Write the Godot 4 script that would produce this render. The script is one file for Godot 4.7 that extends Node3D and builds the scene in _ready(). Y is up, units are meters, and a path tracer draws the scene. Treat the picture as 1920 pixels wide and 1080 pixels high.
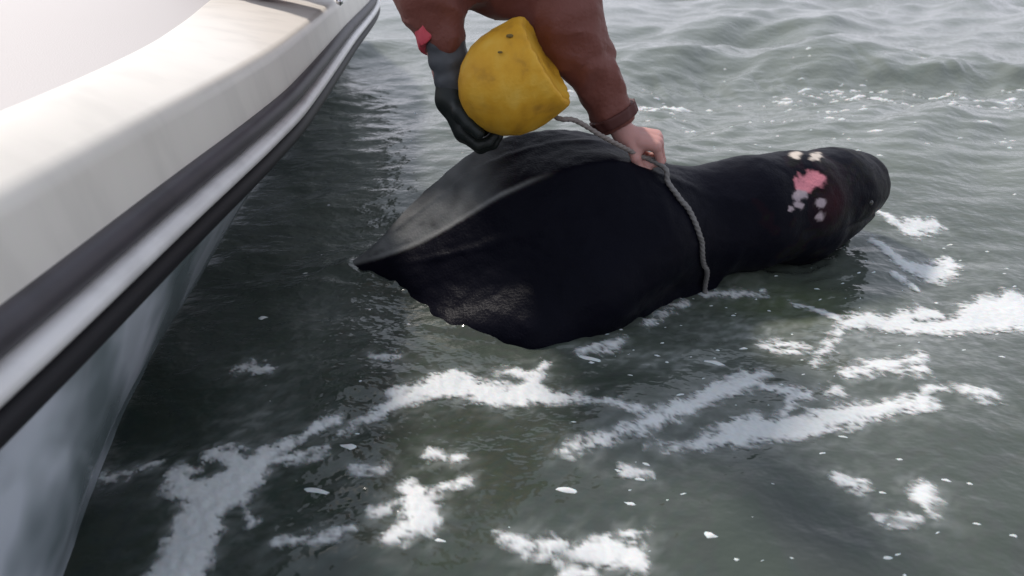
extends Node3D
# A dark sea turtle beside a white motor boat; a person in a brown-red jacket leans over it with a rope and a yellow buoy.

var noise := FastNoiseLite.new()
var noise2 := FastNoiseLite.new()
var lace_n := FastNoiseLite.new()
var foams: Array = []
var taken := {}

# ---------------------------------------------------------------- small helpers
func numbered(called: String) -> String:
	if not taken.has(called):
		taken[called] = 0
		return called
	taken[called] += 1
	return "%s_%03d" % [called, taken[called]]

func thing(called: String, label: String, category: String, at := Vector3.ZERO, group := "") -> Node3D:
	var o := Node3D.new()
	o.name = numbered(called)
	add_child(o)
	o.position = at
	tag(o, label, category, group)
	return o

func tag(o: Node, label: String, category: String, group := "", kind := "") -> void:
	if label: o.set_meta("label", label)
	if category: o.set_meta("category", category)
	if group: o.set_meta("group", group)
	if kind: o.set_meta("kind", kind)

func put(called: String, mesh: Mesh, m: Material, parent: Node = null) -> MeshInstance3D:
	var o := MeshInstance3D.new()
	o.mesh = mesh
	o.material_override = m
	if parent == null:
		o.name = numbered(called)
		add_child(o)
	else:
		o.name = called
		parent.add_child(o, true)
	return o

func mat(linear: Color, rough: float, spec := 0.5) -> StandardMaterial3D:
	var m := StandardMaterial3D.new()
	m.albedo_color = linear.linear_to_srgb()
	m.roughness = rough
	m.metallic_specular = spec
	return m

func noise_tex(size: int, freq: float, as_normal: bool, strength: float, octaves: int, sd: int) -> NoiseTexture2D:
	var n := FastNoiseLite.new()
	n.seed = sd
	n.frequency = freq
	n.fractal_octaves = octaves
	n.noise_type = FastNoiseLite.TYPE_SIMPLEX_SMOOTH
	var t := NoiseTexture2D.new()
	t.width = size; t.height = size
	t.seamless = true
	t.noise = n
	t.as_normal_map = as_normal
	t.bump_strength = strength
	return t

func bumpy(m: StandardMaterial3D, tex: Texture2D, scale: float, amount: float) -> StandardMaterial3D:
	m.normal_enabled = true
	m.normal_texture = tex
	m.normal_scale = amount
	m.uv1_triplanar = true
	m.uv1_world_triplanar = true
	m.uv1_scale = Vector3.ONE * scale
	return m

func mesh_of(v: PackedVector3Array, n: PackedVector3Array, idx: PackedInt32Array, c := PackedColorArray(), uv := PackedVector2Array()) -> ArrayMesh:
	var a := []
	a.resize(Mesh.ARRAY_MAX)
	a[Mesh.ARRAY_VERTEX] = v
	a[Mesh.ARRAY_NORMAL] = n
	a[Mesh.ARRAY_INDEX] = idx
	if c.size(): a[Mesh.ARRAY_COLOR] = c
	if uv.size(): a[Mesh.ARRAY_TEX_UV] = uv
	var m := ArrayMesh.new()
	m.add_surface_from_arrays(Mesh.PRIMITIVE_TRIANGLES, a)
	return m

func smooth_normals(v: PackedVector3Array, idx: PackedInt32Array) -> PackedVector3Array:
	var n := PackedVector3Array()
	n.resize(v.size())
	for i in range(0, idx.size(), 3):
		var a := v[idx[i]]
		var q := (v[idx[i + 2]] - a).cross(v[idx[i + 1]] - a)   # clockwise fronts
		n[idx[i]] += q; n[idx[i + 1]] += q; n[idx[i + 2]] += q
	for i in n.size():
		n[i] = n[i].normalized()
	return n

# piecewise smooth table: rows [key, a, b, ...]
func look(tbl: Array, x: float, k: int) -> float:
	var last: int = tbl.size() - 1
	if x <= tbl[0][0]: return tbl[0][k]
	if x >= tbl[last][0]: return tbl[last][k]
	var i := 0
	while x > tbl[i + 1][0]: i += 1
	var x0: float = tbl[i][0]
	var x1: float = tbl[i + 1][0]
	var t := (x - x0) / (x1 - x0)
	var p0: float = tbl[maxi(i - 1, 0)][k]
	var p1: float = tbl[i][k]
	var p2: float = tbl[i + 1][k]
	var p3: float = tbl[mini(i + 2, last)][k]
	var xa: float = tbl[maxi(i - 1, 0)][0]
	var xb: float = tbl[mini(i + 2, last)][0]
	var m1 := (p2 - p0) / maxf(x1 - xa, 1e-5) * (x1 - x0)
	var m2 := (p3 - p1) / maxf(xb - x0, 1e-5) * (x1 - x0)
	var t2 := t * t
	var t3 := t2 * t
	return (2 * t3 - 3 * t2 + 1) * p1 + (t3 - 2 * t2 + t) * m1 + (-2 * t3 + 3 * t2) * p2 + (t3 - t2) * m2

# rows of points joined into a skin
func skin(rows: Array, flip := false, closed := false) -> ArrayMesh:
	var v := PackedVector3Array()
	var idx := PackedInt32Array()
	var w: int = rows[0].size()
	for r in rows:
		v.append_array(r)
	for i in rows.size() - 1:
		for j in (w if closed else w - 1):
			var a := i * w + j
			var b := i * w + (j + 1) % w
			var c := a + w
			var d := b + w
			if flip:
				idx.append_array([a, b, c, b, d, c])
			else:
				idx.append_array([a, c, b, b, c, d])
	return mesh_of(v, smooth_normals(v, idx), idx)

func tube(path: Array, r: float, sides := 8, twist := 0.0) -> ArrayMesh:
	var curve := Curve3D.new()
	for i in path.size():
		var t: Vector3 = (path[mini(i + 1, path.size() - 1)] - path[maxi(i - 1, 0)]) / 6.0
		curve.add_point(path[i], -t, t)
	curve.bake_interval = r * 0.6
	var total := curve.get_baked_length()
	var n := int(total / (r * 0.7)) + 2
	var rows := []
	for i in n + 1:
		var s := total * i / n
		var p := curve.sample_baked(s, true)
		var q := curve.sample_baked(minf(s + 0.004, total), true) - curve.sample_baked(maxf(s - 0.004, 0), true)
		q = q.normalized()
		var u := q.cross(Vector3(0.3, 0.2, 1)).normalized()
		var w := q.cross(u)
		var row := PackedVector3Array()
		for k in sides:
			var a := TAU * k / sides
			var rr := r
			if twist > 0: rr = r * (1.0 + 0.16 * cos(3.0 * a + s * twist))
			if i == 0 or i == n: rr = 0.0002
			row.append(p + (u * cos(a) + w * sin(a)) * rr)
		rows.append(row)
	return skin(rows, true, true)

# ---------------------------------------------------------------- soft bodies from distance fields
func smin(a: float, b: float, k: float) -> float:
	var h := maxf(k - absf(a - b), 0.0) / k
	return minf(a, b) - h * h * k * 0.25

func cone(p: Vector3, a: Vector3, b: Vector3, ra: float, rb: float) -> float:
	var ba := b - a
	var t := clampf((p - a).dot(ba) / maxf(ba.length_squared(), 1e-9), 0.0, 1.0)
	return (p - a - ba * t).length() - lerpf(ra, rb, t)

func chain(p: Vector3, prims: Array, k: float) -> float:
	var d := 9.0
	for q in prims:
		d = smin(d, cone(p, q[0], q[1], q[2], q[3]), k)
	return d

# surface nets: one vertex in each cell crossed, one quad round each crossed edge
func nets(f: Callable, lo: Vector3, hi: Vector3, cell: float, tint = null) -> ArrayMesh:
	var B := 5
	var nb := Vector3i(((hi - lo) / (cell * B)).ceil())
	var n := nb * B + Vector3i.ONE
	var field := PackedFloat32Array()
	field.resize(n.x * n.y * n.z)
	field.fill(1e9)
	var half := cell * B * 0.5
	var reach := half * 1.7321 * 1.25 + cell
	var live: Array[Vector3i] = []
	for bx in nb.x:
		for by in nb.y:
			for bz in nb.z:
				var c := lo + Vector3(bx, by, bz) * (cell * B) + Vector3.ONE * half
				var dc: float = f.call(c)
				if absf(dc) > reach: continue
				live.append(Vector3i(bx, by, bz))
				for i in B + 1:
					for j in B + 1:
						for k in B + 1:
							var at := ((bx * B + i) * n.y + by * B + j) * n.z + bz * B + k
							if field[at] > 1e8:
								field[at] = f.call(lo + Vector3(bx * B + i, by * B + j, bz * B + k) * cell)
	var sx := n.y * n.z
	var sy := n.z
	var off := [0, 1, sy, sy + 1, sx, sx + 1, sx + sy, sx + sy + 1]
	var pos := [Vector3(0, 0, 0), Vector3(0, 0, 1), Vector3(0, 1, 0), Vector3(0, 1, 1), Vector3(1, 0, 0), Vector3(1, 0, 1), Vector3(1, 1, 0), Vector3(1, 1, 1)]
	var edges := [[0, 1], [2, 3], [4, 5], [6, 7], [0, 2], [1, 3], [4, 6], [5, 7], [0, 4], [1, 5], [2, 6], [3, 7]]
	var id := {}
	var v := PackedVector3Array()
	var cells: Array[int] = []
	for b in live:
		for i in B:
			for j in B:
				for k in B:
					var at := ((b.x * B + i) * n.y + b.y * B + j) * n.z + b.z * B + k
					var inside := 0
					for o in off:
						if field[at + o] < 0.0: inside += 1
					if inside == 0 or inside == 8: continue
					var s := Vector3.ZERO
					var cnt := 0
					for e in edges:
						var fa := field[at + off[e[0]]]
						var fb := field[at + off[e[1]]]
						if (fa < 0.0) != (fb < 0.0):
							s += (pos[e[0]] as Vector3).lerp(pos[e[1]], fa / (fa - fb))
							cnt += 1
					id[at] = v.size()
					v.append(lo + (Vector3(b.x * B + i, b.y * B + j, b.z * B + k) + s / cnt) * cell)
					cells.append(at)
	var idx := PackedInt32Array()
	for at in cells:
		var f0 := field[at]
		var steps := [[sx, sy, 1], [sy, 1, sx], [1, sx, sy]]
		for e in steps:
			var f1 := field[at + e[0]]
			if (f0 < 0.0) == (f1 < 0.0): continue
			var a: int = id.get(at, -1)
			var b2: int = id.get(at - e[1], -1)
			var c: int = id.get(at - e[1] - e[2], -1)
			var d: int = id.get(at - e[2], -1)
			if a < 0 or b2 < 0 or c < 0 or d < 0: continue
			if f0 < 0.0:
				idx.append_array([a, c, b2, a, d, c])
			else:
				idx.append_array([a, b2, c, a, c, d])
	var nn := smooth_normals(v, idx)
	var col := PackedColorArray()
	if tint != null:
		for i in v.size():
			col.append(tint.call(v[i], nn[i]))
	return mesh_of(v, nn, idx, col)

# ---------------------------------------------------------------- the sea surface
var waves: Array = []
func make_waves() -> void:
	var r := RandomNumberGenerator.new()
	r.seed = 11
	var lam := 2.6
	while lam > 0.085:
		for k in 2:
			var dir := deg_to_rad(62.0 + r.randf_range(-55, 55))
			var kk := TAU / (lam * r.randf_range(0.85, 1.15))
			var steep := 0.068 if lam > 0.5 else 0.074
			waves.append([cos(dir) * kk, sin(dir) * kk, r.randf() * TAU, steep / kk, TAU / kk])
		lam *= 0.72

func calm(x: float, z: float) -> float:   # the lee of the boat lies smoother
	return lerpf(0.45, 1.0, smoothstep(-0.6, 0.5, x + 0.25 * (z + 1.5))) * lerpf(0.8, 1.0, smoothstep(-0.8, -1.6, z))

# how far the turtle is from each point of the water line, kept on a coarse lattice
var near := PackedFloat32Array()
func make_near() -> void:
	for i in 101:
		for j in 71:
			near.append(turtle_sdf(Vector3(-0.7 + i * 0.02, 0.0, -2.4 + j * 0.02)))

func turtle_gap(x: float, z: float) -> float:
	var u := (x + 0.7) / 0.02
	var w := (z + 2.4) / 0.02
	if u < 0.0 or w < 0.0 or u >= 99.9 or w >= 69.9: return 1.0
	var i := int(u)
	var j := int(w)
	var k := i * 71 + j
	return lerpf(lerpf(near[k], near[k + 1], w - j), lerpf(near[k + 71], near[k + 72], w - j), u - i)

func height(x: float, z: float, cell: float) -> float:
	var wx := x + 0.05 * noise.get_noise_2d(x * 60.0, z * 60.0)
	var wz := z + 0.05 * noise.get_noise_2d(x * 60.0 + 900.0, z * 60.0)
	var h := 0.0
	for w in waves:
		if w[4] < cell * 3.0: break
		h += w[3] * sin(w[0] * wx + w[1] * wz + w[2])
	h *= lerpf(1.0, 1.55, smoothstep(-1.9, -3.2, z))
	h *= calm(x, z) * (0.75 + 0.5 * noise.get_noise_2d(x * 25.0, z * 25.0 + 300.0))
	var gap := turtle_gap(x, z)
	if gap < 0.22:
		var g0 := maxf(gap, -0.01)
		var n0 := noise2.get_noise_2d(x * 240.0, z * 240.0)
		var n1 := noise2.get_noise_2d(x * 90.0 + 40.0, z * 90.0)
		h += (0.006 * exp(-g0 / 0.025) * (0.5 + 1.5 * n1 + 0.7 * n0) + 0.0032 * sin(g0 * 110.0 + n0 * 2.0 + n1 * 5.0) * (0.5 + n1) * exp(-g0 / 0.08)) * smoothstep(0.22, 0.12, gap)
	# a low crest breaking behind the turtle
	var cz := -4.05 + 0.16 * sin(x * 1.7) + 0.10 * noise.get_noise_2d(x * 70.0, 40.0)
	var up := z - cz
	var g := exp(-up * up / (0.012 if up > 0.0 else 0.09))
	h += 0.05 * g * smoothstep(0.3, 0.9, x) * smoothstep(-0.35, 0.35, noise2.get_noise_2d(x * 24.0, 7.0) + 0.5 * noise2.get_noise_2d(x * 90.0, 70.0))
	var c2 := -6.2 - 0.35 * (x - 2.3) + 0.1 * sin(x * 2.0)
	up = z - c2
	h += 0.06 * exp(-up * up / (0.02 if up > 0.0 else 0.2)) * exp(-pow((x - 2.6) / 0.9, 2.0))
	return h

func foam_at(fo: Dictionary, x: float, z: float) -> float:   # > 0 inside, in metres
	var best := -9.0
	var k: float = fo.k
	for pl in fo.p:
		for i in range(0, pl.size() - 3, 3):
			var ax: float = pl[i]
			var az: float = pl[i + 1]
			var bx: float = pl[i + 3] - ax
			var bz: float = (pl[i + 4] - az) * k
			var px := x - ax
			var pz := (z - az) * k
			var t := clampf((px * bx + pz * bz) / maxf(bx * bx + bz * bz, 1e-8), 0.0, 1.0)
			var dx := px - bx * t
			var dz := pz - bz * t
			best = maxf(best, lerpf(pl[i + 2], pl[i + 5], t) - sqrt(dx * dx + dz * dz))
	return best

func ragged(x: float, z: float) -> float:
	return 0.010 * noise2.get_noise_2d(x * 330.0 + 20.0, z * 450.0) + 0.006 * noise2.get_noise_2d(x * 900.0, z * 1100.0) + 0.0035 * noise2.get_noise_2d(x * 2400.0 + 50.0, z * 2800.0)

func foam_mesh(fo: Dictionary) -> ArrayMesh:
	var lo := Vector2(1e9, 1e9)
	var hi := -lo
	for pl in fo.p:
		for i in range(0, pl.size(), 3):
			var e := Vector2(pl[i + 2] + 0.035, (pl[i + 2] + 0.035) / fo.k)
			lo = lo.min(Vector2(pl[i], pl[i + 1]) - e)
			hi = hi.max(Vector2(pl[i], pl[i + 1]) + e)
	var c := 0.0045
	var nx := int((hi.x - lo.x) / c) + 2
	var nz := int((hi.y - lo.y) / c) + 2
	var f := PackedFloat32Array()
	f.resize(nx * nz)
	for i in nx:
		for j in nz:
			var x := lo.x + i * c
			var z := lo.y + j * c
			var d := foam_at(fo, x, z)
			if d > -0.04: d = d + ragged(x, z) + 0.008
			f[i * nz + j] = d
	var v := PackedVector3Array()
	var idx := PackedInt32Array()
	var col := PackedColorArray()
	var shade := func(x: float, z: float, d: float) -> Color:
		var holes := noise2.get_noise_2d(x * 1300.0 + 31.0, z * 1500.0) + 0.5 * noise2.get_noise_2d(x * 4200.0, z * 4200.0)
		var wx := x + 0.012 * noise2.get_noise_2d(x * 500.0, z * 500.0 + 9.0)
		var wz := z + 0.012 * noise2.get_noise_2d(x * 500.0 + 60.0, z * 500.0)
		var net := 1.0 - smoothstep(0.10, 0.42, lace_n.get_noise_2d(wx * 36.0, wz * 44.0) + 1.0)   # threads between bubbles
		var fine := 1.0 - smoothstep(0.10, 0.45, lace_n.get_noise_2d(wx * 105.0 + 9.0, wz * 120.0) + 1.0)
		var body := smoothstep(0.006, 0.018, d + 0.006 * holes)          # the thick middle
		var rim := smoothstep(0.0, 0.014, d)
		var a := maxf(body * (0.93 + 0.07 * fine), rim * (0.80 * net + 0.15 * fine * (1.0 - net)))
		return Color(1, 1, 1, clampf(a, 0.0, 1.0))
	var seen := {}
	var corner := func(i: int, j: int) -> int:
		var key := i * nz + j
		if seen.has(key): return seen[key]
		var x := lo.x + i * c
		var z := lo.y + j * c
		var d := clampf(f[key], 0.0, 0.05)
		var lump := 0.8 + 0.5 * noise2.get_noise_2d(x * 900.0, z * 900.0) + 0.15 * noise2.get_noise_2d(x * 3000.0, z * 3000.0)
		v.append(Vector3(x, height(x, z, 0.01) + 0.0015 + 0.4 * maxf(d - 0.007, 0.0) / (1.0 + d * 60.0) * lump, z))
		col.append(shade.call(x, z, d))
		seen[key] = v.size() - 1
		return v.size() - 1
	var cut := func(i: int, j: int, i2: int, j2: int) -> int:
		var k1 := i * nz + j
		var k2 := i2 * nz + j2
		var key := -1 - (mini(k1, k2) * 2 + (0 if i == i2 else 1))
		if seen.has(key): return seen[key]
		var t := f[k1] / (f[k1] - f[k2])
		var x := lo.x + lerpf(i, i2, t) * c
		var z := lo.y + lerpf(j, j2, t) * c
		v.append(Vector3(x, height(x, z, 0.01) + 0.001, z))
		col.append(Color(1, 1, 1, 0))
		seen[key] = v.size() - 1
		return v.size() - 1
	for i in nx - 1:
		for j in nz - 1:
			var q := [[i, j], [i, j + 1], [i + 1, j + 1], [i + 1, j]]
			var poly: Array[int] = []
			for s in 4:
				var a: Array = q[s]
				var b: Array = q[(s + 1) % 4]
				var fa := f[a[0] * nz + a[1]]
				var fb := f[b[0] * nz + b[1]]
				if fa > 0.0: poly.append(corner.call(a[0], a[1]))
				if (fa > 0.0) != (fb > 0.0): poly.append(cut.call(a[0], a[1], b[0], b[1]))
			for s in range(1, poly.size() - 1):
				idx.append_array([poly[0], poly[s + 1], poly[s]])
	return mesh_of(v, smooth_normals(v, idx), idx, col)

func axis_lines(lo: float, hi: float, cell: float, grow: float, end_lo: float, end_hi: float) -> PackedFloat32Array:
	var right := PackedFloat32Array()
	var s := hi
	var d := cell
	while s < end_hi:
		d *= grow if s - hi < 25.0 else 1.2
		s += d
		right.append(s)
	var left := PackedFloat32Array()
	s = lo
	d = cell
	while s > end_lo:
		d *= grow if lo - s < 25.0 else 1.2
		s -= d
		left.append(s)
	left.reverse()
	var n := int(round((hi - lo) / cell))
	for i in n + 1:
		left.append(lo + (hi - lo) * i / n)
	left.append_array(right)
	return left

# pale clouds of stirred-in air: x, z, reach along x, reach along z, strength
var veils := [[-0.475, -0.859, 0.07, 0.09, 0.45], [0.55, -1.23, 0.16, 0.10, 0.55], [0.43, -1.06, 0.12, 0.08, 0.35], [0.87, -1.14, 0.22, 0.10, 0.5], [0.80, -1.25, 0.10, 0.10, 0.3], [-0.42, -1.25, 0.14, 0.10, 0.25], [1.25, -1.56, 0.25, 0.16, 0.35], [-0.52, -1.04, 0.12, 0.06, 0.25], [0.30, -1.10, 0.10, 0.05, 0.4]]
func build_sea() -> void:
	var xs := axis_lines(-0.9, 1.7, 0.010, 1.016, -900.0, 900.0)
	var zs := axis_lines(-2.5, -0.30, 0.010, 1.016, -900.0, 60.0)
	var nx := xs.size()
	var nz := zs.size()
	# soft froth under and round each streak
	var froth := PackedFloat32Array()
	froth.resize(nx * nz)
	for fo in foams:
		var lo := Vector2(1e9, 1e9)
		var hi := -lo
		for pl in fo.p:
			for i in range(0, pl.size(), 3):
				lo = lo.min(Vector2(pl[i], pl[i + 1]))
				hi = hi.max(Vector2(pl[i], pl[i + 1]))
		lo -= Vector2(0.16, 0.26)
		hi += Vector2(0.16, 0.26)
		var i0 := xs.bsearch(lo.x)
		var i1 := xs.bsearch(hi.x)
		var j0 := zs.bsearch(lo.y)
		var j1 := zs.bsearch(hi.y)
		for i in range(i0, i1):
			for j in range(j0, j1):
				var d := foam_at(fo, xs[i], zs[j])
				if d > -0.08:
					var a := exp(minf(d, 0.0) / 0.020) * 0.34
					froth[i * nz + j] = maxf(froth[i * nz + j], a)
	var v := PackedVector3Array()
	var uv := PackedVector2Array()
	var col := PackedColorArray()
	v.resize(nx * nz); uv.resize(nx * nz); col.resize(nx * nz)
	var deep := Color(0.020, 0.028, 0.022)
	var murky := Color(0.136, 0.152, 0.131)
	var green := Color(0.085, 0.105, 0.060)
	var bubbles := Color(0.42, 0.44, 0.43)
	for i in nx:
		var x := xs[i]
		var cx := xs[mini(i + 1, nx - 1)] - xs[maxi(i - 1, 0)]
		for j in nz:
			var z := zs[j]
			var cell := maxf(cx, zs[mini(j + 1, nz - 1)] - zs[maxi(j - 1, 0)]) * 0.5
			var k := i * nz + j
			v[k] = Vector3(x, height(x, z, cell), z)
			uv[k] = Vector2(x, z)
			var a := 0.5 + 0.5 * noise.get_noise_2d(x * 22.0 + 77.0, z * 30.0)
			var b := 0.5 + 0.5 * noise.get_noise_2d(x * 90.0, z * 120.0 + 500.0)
			# paler murky tone to the right and farther out, varied at random
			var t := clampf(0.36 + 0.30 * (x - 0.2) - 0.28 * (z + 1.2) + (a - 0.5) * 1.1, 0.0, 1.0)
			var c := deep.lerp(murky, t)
			var gp := exp(-pow((x - 0.72) / 0.16, 2.0) - pow((z + 1.36) / 0.10, 2.0))
			c = c.lerp(green, clampf(gp + 0.5 * maxf(b - 0.6, 0.0), 0.0, 0.8))
			var lace := 0.0
			if cell < 0.03:
				lace = smoothstep(-0.25, 0.45, noise2.get_noise_2d(x * 420.0 + z * 160.0, z * 620.0)) * (0.6 + 0.4 * smoothstep(-0.2, 0.3, noise2.get_noise_2d(x * 1700.0, z * 1700.0 + 90.0)))
			var veil := 0.0
			for q in veils:
				veil += q[4] * exp(-pow((x - q[0]) / q[2], 2.0) - pow((z - q[1]) / q[3], 2.0))
			veil *= (0.25 + 0.75 * lace * (0.4 + b)) * 0.8
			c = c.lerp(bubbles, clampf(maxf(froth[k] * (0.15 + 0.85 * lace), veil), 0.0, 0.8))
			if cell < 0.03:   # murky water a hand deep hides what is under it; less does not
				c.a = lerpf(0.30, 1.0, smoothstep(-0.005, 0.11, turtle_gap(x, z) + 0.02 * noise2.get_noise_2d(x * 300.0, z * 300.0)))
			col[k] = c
	var idx := PackedInt32Array()
	idx.resize((nx - 1) * (nz - 1) * 6)
	var at := 0
	for i in nx - 1:
		for j in nz - 1:
			var a := i * nz + j
			idx[at] = a; idx[at + 1] = a + nz; idx[at + 2] = a + 1
			idx[at + 3] = a + 1; idx[at + 4] = a + nz; idx[at + 5] = a + nz + 1
			at += 6
	var m := StandardMaterial3D.new()
	m.vertex_color_use_as_albedo = true
	m.transparency = BaseMaterial3D.TRANSPARENCY_ALPHA
	m.roughness = 0.09
	m.metallic_specular = 0.5
	m.normal_enabled = true
	m.normal_texture = noise_tex(1024, 0.012, true, 7.0, 4, 5)
	m.normal_scale = 0.6
	m.uv1_scale = Vector3(0.7, 1.0, 1)
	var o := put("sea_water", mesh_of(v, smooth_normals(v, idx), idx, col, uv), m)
	tag(o, "choppy grey-green sea water with ripples and dark smooth patches", "water", "", "structure")

func build_depths() -> void:
	var pm := PlaneMesh.new()
	pm.size = Vector2(60, 60)
	var o := put("depth_sheet", pm, mat(Color(0.030, 0.034, 0.028), 0.9, 0.2))  # opaque dark sheet added so no bright void shows through the water
	o.position = Vector3(0, -0.42, -10)
	tag(o, "dark sheet added below the rippled surface as silty depth", "water", "", "structure")

func build_foam() -> void:
	var m := mat(Color(0.60, 0.615, 0.615), 0.6, 0.5)
	bumpy(m, noise_tex(256, 0.06, true, 6.0, 3, 21), 26.0, 0.18)
	m.subsurf_scatter_enabled = true
	m.subsurf_scatter_strength = 0.25
	var thin: StandardMaterial3D = m.duplicate()
	thin.vertex_color_use_as_albedo = true
	thin.transparency = BaseMaterial3D.TRANSPARENCY_ALPHA
	for fo in foams:
		var o := put(fo.n, foam_mesh(fo), thin)
		tag(o, fo.l, "foam", "foam on the water")
	# scattered foam flecks; on far water they also stand in for sun glints
	var r := RandomNumberGenerator.new()
	r.seed = 5
	var st := SurfaceTool.new()
	st.begin(Mesh.PRIMITIVE_TRIANGLES)
	for k in 1700:
		var x := 0.0
		var z := 0.0
		var s := 0.0
		if k < 420:
			x = r.randf_range(-0.6, 1.6); z = r.randf_range(-1.7, -0.4); s = r.randf_range(0.001, 0.0042)
			if r.randf() < 0.10: s *= 1.9
			if x < -0.05 and r.randf() < 0.6: continue
		elif k < 640:
			x = r.randf_range(0.3, 3.6); z = r.randfn(-3.5, 0.45); s = r.randf_range(0.003, 0.012)
			if x < 1.4 and r.randf() < 0.4: continue
		elif k < 780:
			x = r.randf_range(-0.7, 3.0); z = r.randf_range(-3.2, -1.9); s = r.randf_range(0.002, 0.006)
			if x < 0.8 and r.randf() < 0.5: continue
		else:   # along the little breaking crest
			x = r.randf_range(-0.3, 3.8); z = -4.05 + absf(r.randfn(0.0, 0.55)); s = r.randf_range(0.003, 0.013) * (2.0 if r.randf() < 0.15 else 1.0)
		if k >= 780 and noise2.get_noise_2d(x * 26.0, z * 60.0 + 50.0) < 0.12: continue
		if noise.get_noise_2d(x * 120.0, z * 120.0 + 50.0) < -0.15: continue
		var sides := 9
		var ph := r.randf() * TAU
		var el := r.randf_range(1.2, 3.6)
		var ring := []
		for q in sides:
			var a := TAU * q / sides
			var rr := s * (0.65 + 0.7 * r.randf())
			var px := x + cos(a) * rr * el
			var pz := z + sin(a) * rr + 0.35 * (px - x) * sin(ph)
			ring.append(Vector3(px, height(px, pz, 0.01 if z > -2.6 else 0.04) - 0.001, pz))
		var top := Vector3(x, height(x, z, 0.01 if z > -2.6 else 0.04) + s * 0.7, z)
		for q in sides:
			st.set_smooth_group(0)
			st.add_vertex(top); st.add_vertex(ring[q]); st.add_vertex(ring[(q + 1) % sides])
	st.index()
	st.generate_normals()
	var fl := put("foam_glint_flecks", st.commit(), m)
	tag(fl, "tiny scattered white foam flecks and bubbles, doubling as painted sun glints on far water", "foam flecks", "", "stuff")

# ---------------------------------------------------------------- the boat
const MID := -1.40
var hull_t := [[-5.45, 0.03, 0.01, 0.05], [-5.2, 0.18, 0.02, 0.10], [-4.7, 0.40, 0.06, 0.22], [-3.93, 0.605, 0.18, 0.35], [-2.47, 0.774, 0.40, 0.36], [-1.49, 0.885, 0.525, 0.20], [-1.2, 0.90, 0.60, 0.14], [-0.84, 0.905, 0.675, 0.085], [-0.45, 0.912, 0.785, 0.062], [0.6, 0.905, 0.83, 0.055], [1.6, 0.88, 0.83, 0.055]]

func stations() -> Array:
	var s := []
	var z := -5.45
	while z < 1.6:
		s.append(z)
		z += 0.05
	s.append(1.6)
	return s

func rail(profile: Array) -> ArrayMesh:   # profile: [out, y] round the section
	var rows := []
	var st := stations()
	for z in st:
		var hb := look(hull_t, z, 1)
		var sl := (look(hull_t, z + 0.02, 1) - look(hull_t, z - 0.02, 1)) / 0.04
		var nrm := Vector3(1, 0, -sl).normalized()
		var row := PackedVector3Array()
		for q in profile:
			row.append(Vector3(MID + hb, q[1], z) + nrm * q[0])
		rows.append(row)
	var cap0 := PackedVector3Array()
	var cap1 := PackedVector3Array()
	for q in profile:
		cap0.append(rows[0][0]); cap1.append(rows[-1][0])
	rows.push_front(cap0); rows.push_back(cap1)
	return skin(rows, true, true)

func half_round(y0: float, y1: float, inn: float, out: float) -> Array:
	var p := []
	var c := (y0 + y1) * 0.5
	var h := (y1 - y0) * 0.5
	p.append([inn, y0]); p.append([inn, y1])
	for i in 11:
		var a := PI * 0.5 - PI * i / 10.0
		p.append([out * 0.25 + out * 0.75 * cos(a), c + h * sin(a)])
	return p

func grimy(linear: Color, rough: float, low: float) -> StandardMaterial3D:   # paint with faint drips and scuffs
	var m := mat(Color.WHITE, rough, 0.5)
	var ramp := Gradient.new()
	ramp.offsets = PackedFloat32Array([0.0, 0.30, 0.46, 1.0])
	ramp.colors = PackedColorArray([(linear * low).linear_to_srgb(), (linear * lerpf(low, 1.0, 0.6)).linear_to_srgb(), linear.linear_to_srgb(), (linear * 1.04).linear_to_srgb()])
	var t := noise_tex(512, 0.010, false, 1.0, 5, 40 + int(rough * 100.0))
	t.color_ramp = ramp
	m.albedo_texture = t
	m.uv1_triplanar = true
	m.uv1_world_triplanar = true
	m.uv1_scale = Vector3(1.1, 0.5, 1.6)
	return m

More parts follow.
